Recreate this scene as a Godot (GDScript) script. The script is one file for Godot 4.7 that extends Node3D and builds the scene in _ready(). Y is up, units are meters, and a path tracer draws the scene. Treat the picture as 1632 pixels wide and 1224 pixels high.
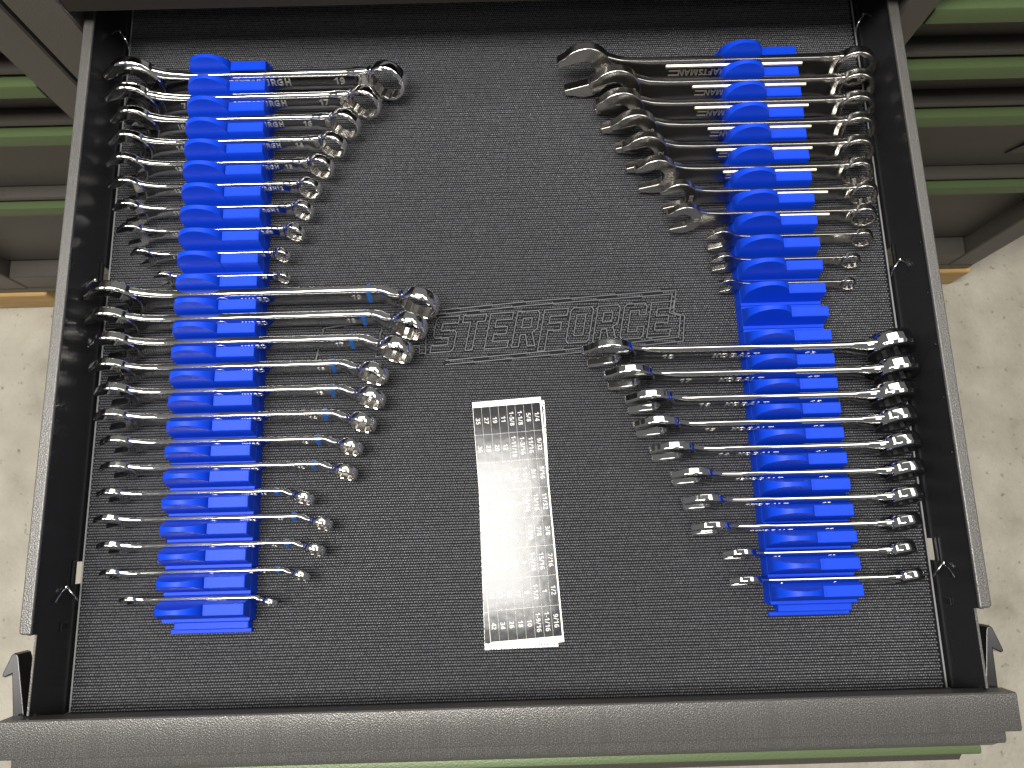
extends Node3D
# An open tool-chest drawer seen from above: two blue wrench holders, 44 wrenches, a liner and a stack of size stickers.

const ORD := ["first", "second", "third", "fourth", "fifth", "sixth", "seventh", "eighth", "ninth", "tenth", "eleventh", "twelfth", "thirteenth"]
const PITCH_L := 0.01698
const PITCH_R := 0.01702
const SLOT_Y := 0.0125
const LEANS := {"A": 0.36, "B": 0.31, "C": 0.36, "D": 0.20}
const FLOOR_Y := -0.56
var rng := RandomNumberGenerator.new()
var M := {}
var text_cache := {}

func _ready() -> void:
	rng.seed = 7
	# ---------- camera
	var cam := Camera3D.new()
	cam.name = "camera"
	cam.fov = 55.895
	cam.near = 0.02
	cam.far = 30.0
	cam.position = Vector3(0.00409, 0.50588, -0.10788)
	cam.rotation_degrees = Vector3(-78.285, -1.649, 0.109)
	add_child(cam)
	cam.current = true
	# ---------- surroundings of the shop, exposure
	var we := WorldEnvironment.new()
	we.name = "world_environment"
	var env := Environment.new()
	env.background_mode = Environment.BG_COLOR
	env.background_color = Color(0.45, 0.45, 0.45)
	env.background_energy_multiplier = 1.0
	env.tonemap_mode = Environment.TONE_MAPPER_LINEAR
	env.tonemap_exposure = 1.15
	env.sdfgi_enabled = true
	env.ssao_enabled = true
	env.ssil_enabled = true
	we.environment = env
	add_child(we)
	# ---------- shop lamps on the ceiling
	shop_lamp(Vector3(-0.355, 1.55, -0.12), Vector2(0.88, 0.46), 3.8, "warm white flat panel lamp hanging right above the drawer")
	shop_lamp(Vector3(1.15, 1.65, -0.40), Vector2(0.75, 1.20), 1.0, "warm white panel lamp on the ceiling right of the tool chest")
	shop_lamp(Vector3(-1.45, 1.70, -0.35), Vector2(0.60, 1.30), 1.6, "warm white panel lamp on the ceiling far left of the drawer")
	shop_lamp(Vector3(0.15, 1.75, -1.25), Vector2(1.6, 0.50), 1.2, "warm white panel lamp on the ceiling over the cabinets' back")
	materials()
	floor_and_cabinets()
	open_drawer()
	liner()
	rails()
	wrenches()
	stickers()


# =====================================================================  helpers
func lin(r: float, g: float, b: float) -> Color:
	return Color(r, g, b).linear_to_srgb()

func mat(c: Color, rough: float, metal := 0.0, spec := 0.5) -> StandardMaterial3D:
	var m := StandardMaterial3D.new()
	m.albedo_color = c
	m.roughness = rough
	m.metallic = metal
	m.metallic_specular = spec
	return m

func begin() -> SurfaceTool:
	var st := SurfaceTool.new()
	st.begin(Mesh.PRIMITIVE_TRIANGLES)
	return st

func tri(st: SurfaceTool, a: Vector3, b: Vector3, c: Vector3, na: Vector3, nb: Vector3, nc: Vector3) -> void:
	# a, b, c run counter-clockwise seen from outside; Godot wants clockwise
	st.set_normal(na); st.set_uv(Vector2(a.x, a.z)); st.add_vertex(a)
	st.set_normal(nc); st.set_uv(Vector2(c.x, c.z)); st.add_vertex(c)
	st.set_normal(nb); st.set_uv(Vector2(b.x, b.z)); st.add_vertex(b)

func face(st: SurfaceTool, p: Array) -> void:
	var n: Vector3 = (p[1] - p[0]).cross(p[2] - p[0])
	if n.length_squared() < 1e-20 and p.size() > 3:
		n = (p[2] - p[0]).cross(p[3] - p[0])
	n = n.normalized()
	for i in range(1, p.size() - 1):
		tri(st, p[0], p[i], p[i + 1], n, n, n)

func grid(st: SurfaceTool, rows: Array, wrap_j: bool, flip := false) -> void:
	# rows[i][j], normals averaged over the neighbouring faces
	var ni := rows.size()
	var nj: int = rows[0].size()
	var nor := []
	for i in ni:
		var line := []
		for j in nj:
			var i0 := maxi(i - 1, 0)
			var i1 := mini(i + 1, ni - 1)
			var j0 := (j - 1 + nj) % nj if wrap_j else maxi(j - 1, 0)
			var j1 := (j + 1) % nj if wrap_j else mini(j + 1, nj - 1)
			var n: Vector3 = (rows[i1][j] - rows[i0][j]).cross(rows[i][j1] - rows[i][j0])
			n = n.normalized()
			line.append(-n if flip else n)
		nor.append(line)
	for i in ni - 1:
		for j in (nj if wrap_j else nj - 1):
			var k := (j + 1) % nj
			if flip:
				tri(st, rows[i][j], rows[i][k], rows[i + 1][k], nor[i][j], nor[i][k], nor[i + 1][k])
				tri(st, rows[i][j], rows[i + 1][k], rows[i + 1][j], nor[i][j], nor[i + 1][k], nor[i + 1][j])
			else:
				tri(st, rows[i][j], rows[i + 1][k], rows[i][k], nor[i][j], nor[i + 1][k], nor[i][k])
				tri(st, rows[i][j], rows[i + 1][j], rows[i + 1][k], nor[i][j], nor[i + 1][j], nor[i + 1][k])

func box(st: SurfaceTool, lo: Vector3, hi: Vector3, b := 0.0) -> void:
	# a box with chamfered edges
	b = minf(b, 0.45 * minf(hi.x - lo.x, minf(hi.y - lo.y, hi.z - lo.z)))
	var c := (lo + hi) * 0.5
	var h := (hi - lo) * 0.5
	var g := h - Vector3(b, b, b)
	var P := func(ax: int, s: Vector3) -> Vector3:
		var v := Vector3(g.x * s.x, g.y * s.y, g.z * s.z)
		v[ax] = h[ax] * s[ax]
		return c + v
	for ax in 3:
		var u := (ax + 1) % 3
		var w := (ax + 2) % 3
		for s in [-1.0, 1.0]:
			var q := []
			for k in [[-1, -1], [1, -1], [1, 1], [-1, 1]]:
				var v := Vector3.ZERO
				v[ax] = s
				v[u] = k[0]
				v[w] = k[1]
				q.append(P.call(ax, v))
			if s < 0:
				q.reverse()
			face(st, q)
	if b <= 0.0:
		return
	for ax in 3:
		var u := (ax + 1) % 3
		var w := (ax + 2) % 3
		for su in [-1.0, 1.0]:
			for sw in [-1.0, 1.0]:
				var v0 := Vector3.ZERO
				v0[ax] = -1; v0[u] = su; v0[w] = sw
				var v1 := v0
				v1[ax] = 1
				var q := [P.call(u, v0), P.call(u, v1), P.call(w, v1), P.call(w, v0)]
				if su * sw > 0:
					q.reverse()
				face(st, q)
	for sx in [-1.0, 1.0]:
		for sy in [-1.0, 1.0]:
			for sz in [-1.0, 1.0]:
				var v := Vector3(sx, sy, sz)
				var q := [P.call(0, v), P.call(1, v), P.call(2, v)]
				if sx * sy * sz < 0:
					q.reverse()
				face(st, q)

func prism(st: SurfaceTool, poly: PackedVector2Array, xf: Transform3D, z0: float, z1: float, bev := 0.0, steps := 1, smooth_deg := 40.0) -> void:
	# polygon in local x, y extruded from z0 to z1 with rounded or chamfered rims
	if Geometry2D.is_polygon_clockwise(poly):
		poly.reverse()
	var n := poly.size()
	var en := []
	for i in n:
		var d := (poly[(i + 1) % n] - poly[i]).normalized()
		en.append(Vector2(d.y, -d.x))
	var mit := []
	var lim := cos(deg_to_rad(smooth_deg))
	var vn := []
	for i in n:
		var a: Vector2 = en[(i - 1 + n) % n]
		var c: Vector2 = en[i]
		var m := (a + c)
		var l := m.length_squared()
		mit.append(m * (2.0 / l) if l > 0.7 else m.normalized() * 1.4)
		if a.dot(c) > lim:
			var s := m.normalized()
			vn.append([s, s])
		else:
			vn.append([a, c])
	var layers := []          # [inset, z, blend 0 side .. 1 cap]
	if bev > 0.0:
		for k in range(steps, -1, -1):
			var t := PI * 0.5 * k / steps
			layers.append([bev * (1 - cos(t)), z0 + bev * (1 - sin(t)), -sin(t)])
		for k in range(0, steps + 1):
			var t := PI * 0.5 * k / steps
			layers.append([bev * (1 - cos(t)), z1 - bev * (1 - sin(t)), sin(t)])
	else:
		layers = [[0.0, z0, 0.0], [0.0, z1, 0.0]]
	var B := xf.basis
	for li in layers.size() - 1:
		var A: Array = layers[li]
		var C: Array = layers[li + 1]
		for i in n:
			var j := (i + 1) % n
			var a0: Vector2 = poly[i] - mit[i] * A[0]
			var b0: Vector2 = poly[j] - mit[j] * A[0]
			var a1: Vector2 = poly[i] - mit[i] * C[0]
			var b1: Vector2 = poly[j] - mit[j] * C[0]
			var na: Vector2 = vn[i][1]
			var nb: Vector2 = vn[j][0]
			var s0 := sqrt(1 - A[2] * A[2])
			var s1 := sqrt(1 - C[2] * C[2])
			var q00 := xf * Vector3(a0.x, a0.y, A[1])
			var q10 := xf * Vector3(b0.x, b0.y, A[1])
			var q01 := xf * Vector3(a1.x, a1.y, C[1])
			var q11 := xf * Vector3(b1.x, b1.y, C[1])
			var n00 := (B * Vector3(na.x * s0, na.y * s0, A[2])).normalized()
			var n10 := (B * Vector3(nb.x * s0, nb.y * s0, A[2])).normalized()
			var n01 := (B * Vector3(na.x * s1, na.y * s1, C[2])).normalized()
			var n11 := (B * Vector3(nb.x * s1, nb.y * s1, C[2])).normalized()
			if steps == 1 and bev > 0.0 and li != layers.size() / 2 - 1:
				var f := (q10 - q00).cross(q11 - q00).normalized()
				n00 = f; n10 = f; n01 = f; n11 = f
			tri(st, q00, q10, q11, n00, n10, n11)
			tri(st, q00, q11, q01, n00, n11, n01)
	var cap := PackedVector2Array()
	for i in n:
		cap.append(poly[i] - mit[i] * bev)
	var ix := Geometry2D.triangulate_polygon(cap)
	var nz := (B * Vector3(0, 0, 1)).normalized()
	for k in range(0, ix.size(), 3):
		var a := cap[ix[k]]
		var b := cap[ix[k + 1]]
		var c := cap[ix[k + 2]]
		if (b - a).cross(c - a) < 0:
			var t := b
			b = c
			c = t
		tri(st, xf * Vector3(a.x, a.y, z1), xf * Vector3(b.x, b.y, z1), xf * Vector3(c.x, c.y, z1), nz, nz, nz)
		tri(st, xf * Vector3(a.x, a.y, z0), xf * Vector3(c.x, c.y, z0), xf * Vector3(b.x, b.y, z0), -nz, -nz, -nz)

func along_x(st: SurfaceTool, zy: Array, x0: float, x1: float, bev := 0.0, steps := 1) -> void:
	# profile given as [z, y] pairs, extruded along x
	var poly := PackedVector2Array()
	for p in zy:
		poly.append(Vector2(-p[0], p[1]))
	prism(st, poly, Transform3D(Basis(Vector3(0, 0, -1), Vector3(0, 1, 0), Vector3(1, 0, 0)), Vector3.ZERO), x0, x1, bev, steps)

func tube(st: SurfaceTool, pts: Array, r: float, sides := 8) -> void:
	var rows := []
	for i in pts.size():
		var d: Vector3 = (pts[mini(i + 1, pts.size() - 1)] - pts[maxi(i - 1, 0)]).normalized()
		var s := d.cross(Vector3(0.3, 0.9, 0.31)).normalized()
		var t := d.cross(s).normalized()
		var line := []
		for j in sides:
			var a := TAU * j / sides
			line.append(pts[i] + (s * cos(a) + t * sin(a)) * r)
		rows.append(line)
	grid(st, rows, true)

func dome(st: SurfaceTool, c: Vector3, axis: Vector3, r: float, h: float) -> void:
	var s := axis.cross(Vector3(0.2, 0.3, 0.93)).normalized()
	var t := axis.cross(s).normalized()
	var rows := []
	for i in 6:
		var f := PI * 0.5 * i / 5.0
		var line := []
		for j in 16:
			var a := TAU * j / 16.0
			line.append(c + axis * (h * sin(f)) + (s * cos(a) + t * sin(a)) * maxf(r * cos(f), r * 0.02))
		rows.append(line)
	grid(st, rows, true, true)

func obj(called: String, mesh, m: Material, parent: Node = null) -> MeshInstance3D:
	var o := MeshInstance3D.new()
	o.name = called
	o.mesh = mesh.commit() if mesh is SurfaceTool else mesh
	o.material_override = null
	for i in o.mesh.get_surface_count():
		o.set_surface_override_material(i, m)
	put(o, parent)
	return o

func put(o: Node, parent: Node = null) -> void:
	var p: Node = parent if parent else self
	var base := String(o.name)
	if p.has_node(base):
		var k := 1
		while p.has_node("%s_%03d" % [base, k]):
			k += 1
		o.name = "%s_%03d" % [base, k]
	p.add_child(o, true)

func thing(called: String, label: String, category: String, at := Vector3.ZERO, group := "") -> Node3D:
	var o := Node3D.new()
	o.name = called
	o.position = at
	put(o)
	tag(o, label, category, group)
	return o

func tag(o: Node, label: String, category: String, group := "", kind := "") -> void:
	if label: o.set_meta("label", label)
	if category: o.set_meta("category", category)
	if group: o.set_meta("group", group)
	if kind: o.set_meta("kind", kind)

func lettering(text: String, cap: float, depth: float) -> Mesh:
	var key := "%s|%.5f" % [text, cap]
	if not text_cache.has(key):
		var f := SystemFont.new()
		f.font_names = PackedStringArray(["Droid Sans"])
		f.font_weight = 700
		var t := TextMesh.new()
		t.font = f
		t.text = text
		t.font_size = 24
		t.pixel_size = cap / (24.0 * 0.714)
		t.depth = depth
		t.curve_step = 3.0
		t.horizontal_alignment = HORIZONTAL_ALIGNMENT_CENTER
		t.vertical_alignment = VERTICAL_ALIGNMENT_CENTER
		text_cache[key] = t
	return text_cache[key]

func shop_lamp(at: Vector3, size: Vector2, energy: float, label: String) -> void:
	var t := thing("ceiling_lamp", label, "lamp", at, "ceiling lamps over the tool chest")
	var st := begin()
	box(st, Vector3(-size.x / 2 - 0.015, 0.004, -size.y / 2 - 0.015), Vector3(size.x / 2 + 0.015, 0.05, size.y / 2 + 0.015), 0.004)
	obj("lamp_housing", st, mat(Color(0.8, 0.8, 0.78), 0.5), t)
	var glow := mat(Color(0.9, 0.88, 0.82), 0.4)
	glow.emission_enabled = true
	glow.emission = Color(1.0, 0.988, 0.965)
	glow.emission_energy_multiplier = 1.0
	st = begin()
	box(st, Vector3(-size.x / 2, 0.0, -size.y / 2), Vector3(size.x / 2, 0.0035, size.y / 2))
	obj("lamp_panel", st, glow, t)
	var l := AreaLight3D.new()
	l.name = "lamp_glow"
	l.area_size = size
	l.light_color = Color(1.0, 0.988, 0.965)
	l.light_energy = energy
	l.shadow_enabled = true
	l.set("area_range", 8.0)
	l.position = Vector3(0, -0.003, 0)
	l.rotation_degrees = Vector3(-90, 0, 0)
	t.add_child(l)

# =====================================================================  materials
func noise_tex(size: int, freq: float, oct: int, seed_: int, ramp: Array, normal := 0.0) -> NoiseTexture2D:
	var n := FastNoiseLite.new()
	n.noise_type = FastNoiseLite.TYPE_SIMPLEX_SMOOTH
	n.frequency = freq
	n.fractal_octaves = oct
	n.seed = seed_
	var t := NoiseTexture2D.new()
	t.width = size
	t.height = size
	t.seamless = true
	t.noise = n
	t.normalize = true
	if normal > 0.0:
		t.as_normal_map = true
		t.bump_strength = normal
	elif ramp.size():
		var g := Gradient.new()
		var offs := PackedFloat32Array()
		var cols := PackedColorArray()
		for r in ramp:
			offs.append(r[0])
			cols.append(r[1])
		g.offsets = offs
		g.colors = cols
		t.color_ramp = g
	return t

func fleck(base: Color, rough: float, metal: float, amount := 0.35) -> StandardMaterial3D:
	# powder coat with metallic flecks
	var m := mat(base, rough, metal)
	var g := 1.0
	m.albedo_texture = noise_tex(512, 0.23, 2, 11, [[0.0, Color(g - amount, g - amount, g - amount)], [0.62, Color(g - amount * 0.45, g - amount * 0.45, g - amount * 0.45)], [0.8, Color(1, 1, 1)], [1.0, Color(1, 1, 1)]])
	m.normal_enabled = true
	m.normal_texture = noise_tex(512, 0.16, 2, 5, [], 3.0)
	m.normal_scale = 0.3
	m.uv1_triplanar = true
	m.uv1_world_triplanar = true
	m.uv1_scale = Vector3(10, 10, 10)
	return m

func materials() -> void:
	M.coat = fleck(lin(0.128, 0.115, 0.099), 0.42, 0.35)
	M.rim = fleck(lin(0.215, 0.207, 0.197), 0.36, 0.4, 0.6)
	M.inner = mat(lin(0.008, 0.008, 0.009), 0.2)
	var ribs := Image.create(8, 64, false, Image.FORMAT_L8)
	for y in 64:
		for x in 8:
			var v := 0.5 + 0.5 * sin(TAU * y / 64.0 * 16.0)
			ribs.set_pixel(x, y, Color(v, v, v))
	M.wall = mat(lin(0.014, 0.014, 0.015), 0.27)
	M.wall.heightmap_enabled = true
	M.wall.heightmap_texture = ImageTexture.create_from_image(ribs)
	M.wall.heightmap_scale = 0.0022
	M.wall.uv1_scale = Vector3(40, 40, 40)
	M.shade = mat(lin(0.03, 0.026, 0.022), 0.8, 0.0, 0.2)
	M.black = mat(lin(0.012, 0.012, 0.012), 0.35)
	M.green = mat(lin(0.072, 0.104, 0.042), 0.42, 0.25)
	M.green.normal_enabled = true
	M.green.normal_texture = noise_tex(256, 0.2, 2, 8, [], 2.0)
	M.green.normal_scale = 0.15
	M.green.uv1_triplanar = true
	M.green.uv1_scale = Vector3(12, 12, 12)
	M.blue = mat(lin(0.003, 0.041, 0.49), 0.42, 0.0, 0.28)
	M.blue.subsurf_scatter_enabled = false
	var lay := Image.create(8, 128, false, Image.FORMAT_L8)
	for y in 128:
		for x in 8:
			var v := 0.5 + 0.5 * sin(TAU * y / 128.0 * 16.0) + rng.randf_range(-0.06, 0.06)
			lay.set_pixel(x, y, Color(v, v, v))
	M.blue.heightmap_enabled = true
	M.blue.heightmap_texture = ImageTexture.create_from_image(lay)
	M.blue.heightmap_scale = 0.0006
	M.blue.uv1_triplanar = true
	M.blue.uv1_scale = Vector3(300, 300, 300)
	M.chrome = metal(lin(0.74, 0.73, 0.71), 0.07, 0.12)
	M.nickel = metal(lin(0.60, 0.595, 0.585), 0.06, 0.08)
	M.satin = mat(lin(0.44, 0.425, 0.40), 0.22, 1.0)
	M.worn = metal(lin(0.78, 0.72, 0.62), 0.42, 1.2)
	M.bore = mat(lin(0.56, 0.53, 0.48), 0.2, 1.0)
	M.stamp = mat(lin(0.8, 0.79, 0.76), 0.35, 0.9)
	M.stamp_dark = mat(lin(0.62, 0.56, 0.48), 0.4, 0.9)
	M.gear = mat(lin(0.025, 0.025, 0.027), 0.3, 0.6)
	M.paint = mat(lin(0.012, 0.09, 0.34), 0.45)
	M.steel = mat(lin(0.66, 0.65, 0.62), 0.14, 1.0)
	M.brass = mat(lin(0.5, 0.30, 0.12), 0.3, 1.0)
	M.paper = mat(lin(0.82, 0.80, 0.76), 0.7)
	M.film = mat(lin(0.014, 0.014, 0.016), 0.13, 0.0, 0.44)
	M.film.normal_enabled = true
	M.film.normal_texture = noise_tex(512, 0.010, 3, 21, [], 6.0)
	M.film.normal_scale = 0.035
	M.film.uv1_triplanar = true
	M.film.uv1_world_triplanar = true
	M.film.uv1_scale = Vector3(9, 9, 9)
	M.ink = mat(lin(0.55, 0.55, 0.54), 0.7, 0.0, 0.2)
	M.concrete = mat(Color.WHITE, 0.82)
	M.concrete.albedo_texture = noise_tex(1024, 0.006, 6, 3, [[0.0, lin(0.26, 0.235, 0.185)], [0.25, lin(0.335, 0.308, 0.25)], [0.5, lin(0.37, 0.342, 0.28)], [0.75, lin(0.405, 0.377, 0.312)], [1.0, lin(0.44, 0.41, 0.345)]])
	M.concrete.uv1_scale = Vector3(1.6, 1.6, 1.6)
	M.concrete.detail_enabled = true
	M.concrete.detail_blend_mode = BaseMaterial3D.BLEND_MODE_MUL
	M.concrete.detail_uv_layer = BaseMaterial3D.DETAIL_UV_1
	M.concrete.detail_albedo = noise_tex(1024, 0.035, 4, 9, [[0.0, Color(0.62, 0.6, 0.57)], [0.10, Color(0.84, 0.83, 0.81)], [0.2, Color(1, 1, 1)], [1.0, Color(1, 1, 1)]])
	M.concrete.normal_enabled = true
	M.concrete.normal_texture = noise_tex(1024, 0.05, 4, 4, [], 4.0)
	M.concrete.normal_scale = 0.5
	M.wood = mat(Color.WHITE, 0.6)
	M.wood.albedo_texture = noise_tex(256, 0.03, 3, 6, [[0.0, lin(0.36, 0.21, 0.07)], [1.0, lin(0.52, 0.34, 0.13)]])
	M.wood.uv1_triplanar = true
	M.wood.uv1_scale = Vector3(1.5, 20, 20)
	M.liner = mat(lin(0.074, 0.075, 0.083), 0.30, 0.0, 0.75)
	M.liner_base = mat(lin(0.008, 0.008, 0.009), 0.7, 0.0, 0.2)
	M.emboss = mat(lin(0.085, 0.085, 0.092), 0.36)

func metal(c: Color, rough: float, wear: float) -> StandardMaterial3D:
	var m := mat(c, 1.0, 1.0)
	m.roughness = 1.0
	var r0 := clampf(rough, 0.02, 1.0)
	var r1 := clampf(rough * (1.0 + wear * 2.0) + 0.02, 0.02, 1.0)
	m.roughness_texture = noise_tex(256, 0.02, 4, 31, [[0.0, Color(r0, r0, r0)], [0.6, Color(r0, r0, r0)], [1.0, Color(r1, r1, r1)]])
	m.uv1_triplanar = true
	m.uv1_scale = Vector3(22, 22, 22)
	return m

const KNOT_X := 0.00172
const KNOT_Z := 0.00184

# =====================================================================  floor, cabinets
func floor_and_cabinets() -> void:
	var st := begin()
	var f := 6.0
	face(st, [Vector3(-f, FLOOR_Y, f), Vector3(f, FLOOR_Y, f), Vector3(f, FLOOR_Y, -f), Vector3(-f, FLOOR_Y, -f)])
	tag(obj("floor", st, M.concrete), "pale beige concrete garage floor with small dark stains", "", "", "structure")
	cabinet(0.2985, 0.3220, 0.6486, 0.6860, 0.0, "grey brown tool cabinet with olive drawer pulls right of the open drawer", true)
	cabinet(-0.2970, -0.3715, -0.6838, -0.745, 0.0, "grey brown tool cabinet with olive drawer pulls left of the open drawer", false)
	for w in [[0.58, 0.692, -0.468, "short yellow pine board under the right foot of the cabinet"], [-0.80, -0.668, -0.468, "short yellow pine board under the left cabinet"]]:
		st = begin()
		box(st, Vector3(w[0], FLOOR_Y + 0.001, -0.75), Vector3(w[1], FLOOR_Y + 0.056, w[2]), 0.002)
		tag(obj("wood_board", st, M.wood), w[3], "board", "boards under the cabinets")

func closed_drawer(t: Node3D, x0: float, x1: float, handle_y: float, bottom: float, z: float) -> void:
	# the pull's top is at handle_y; the drawer reaches down to bottom
	var y := handle_y + 0.010
	var st := begin()
	along_x(st, [[z - 0.040, y], [z - 0.0175, y], [z - 0.0165, y - 0.0012], [z - 0.0165, y - 0.005], [z - 0.0285, y - 0.012], [z - 0.0285, bottom + 0.006], [z - 0.0300, bottom], [z - 0.040, bottom]], x0, x1, 0.0008)
	var d := obj("drawer_front", st, M.coat, t)
	st = begin()
	var hy := handle_y
	along_x(st, [[z - 0.0280, hy - 0.002], [z - 0.016, hy], [z - 0.0092, hy - 0.0003], [z - 0.0084, hy - 0.0012], [z - 0.0078, hy - 0.0145], [z - 0.0095, hy - 0.0165], [z - 0.0280, hy - 0.0165]], x0 + 0.003, x1 - 0.003, 0.0005, 1)
	obj("pull_handle", st, M.green, d)

func cabinet(p0: float, in0: float, in1: float, p1: float, base_in: float, label: String, right: bool) -> void:
	var t := thing("tool_cabinet", label, "cabinet", Vector3.ZERO, "tool cabinets beside the open drawer")
	var lo := minf(p0, p1)
	var hi := maxf(p0, p1)
	var a := minf(in0, in1)
	var b := maxf(in0, in1)
	var st := begin()
	# carcass, set back behind the drawer fronts
	box(st, Vector3(lo, -0.488, -0.98), Vector3(hi, 0.30, -0.533), 0.002)
	obj("carcass", st, M.black, t)
	if right:
		for p in [[p0, in0, -0.4730], [in1, p1, -0.4730]]:
			st = begin()
			box(st, Vector3(p[0], -0.488, -0.532), Vector3(p[1], 0.30, p[2]), 0.0015)
			obj("corner_post", st, M.coat, t)
	else:
		st = begin()
		box(st, Vector3(lo, -0.488, -0.532), Vector3(in1, 0.30, -0.4730), 0.0015)
		obj("corner_post", st, M.coat, t)
		for p in [[-0.3715, -0.3380], [-0.3345, -0.2970]]:
			st = begin()
			box(st, Vector3(p[0], -0.488, -0.532), Vector3(p[1], 0.30, -0.4730), 0.0015)
			obj("corner_post", st, M.coat, t)
	if right:
		st = begin()
		box(st, Vector3(-0.2968, 0.0620, -0.532), Vector3(0.2982, 0.0850, -0.4735), 0.0015)
		obj("crossbar", st, M.shade, t)
	var z := -0.4675
	var tops := [0.0420, -0.0285, -0.1025, -0.2475]
	if not right:
		tops = [-0.0235, -0.0975, -0.2425]
		tops.push_front(0.0470)
	var bots := [tops[1] + 0.0125, tops[2] + 0.0125, tops[3] + 0.0125, -0.4400]
	for i in 4:
		closed_drawer(t, a, b, tops[i], bots[i], z)
	st = begin()
	box(st, Vector3(a + 0.0005, -0.488, -0.532), Vector3(b - 0.0005, -0.4455, -0.4740), 0.0015)
	obj("bottom_rail", st, M.coat, t)
	st = begin()
	var bx0 := lo if right else lo
	box(st, Vector3(bx0, -0.5010, -0.98), Vector3(hi, -0.4885, -0.4722), 0.002)
	obj("base_plinth", st, M.coat, t)
	if right:
		# badge plate with raised letters on the deep drawer
		var sb := begin()
		var poly := PackedVector2Array([Vector2(0, 0), Vector2(0.130, 0), Vector2(0.145, 0.030), Vector2(0.014, 0.030)])
		var xf := Transform3D(Basis.IDENTITY, Vector3(0.545, -0.2060, -0.4958))
		prism(sb, poly, xf, 0.0, 0.002, 0.0004)
		var badge := obj("badge_plate", sb, M.black, t)
		var rim := begin()
		var inner := PackedVector2Array([Vector2(0.006, 0.0145), Vector2(0.130, 0.0145), Vector2(0.1345, 0.026), Vector2(0.0125, 0.026)])
		prism(rim, inner, xf, 0.0021, 0.0026, 0.0002)
		obj("badge_panel", rim, M.coat, badge)
		var w := obj("lettering", lettering("MASTER FORCE", 0.0085, 0.0008), M.stamp, badge)
		w.transform = Transform3D(Basis(Vector3(1.15, 0, 0), Vector3(0.35, 1, 0), Vector3(0, 0, 1)), Vector3(0.620, -0.1985, -0.4931))

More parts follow.
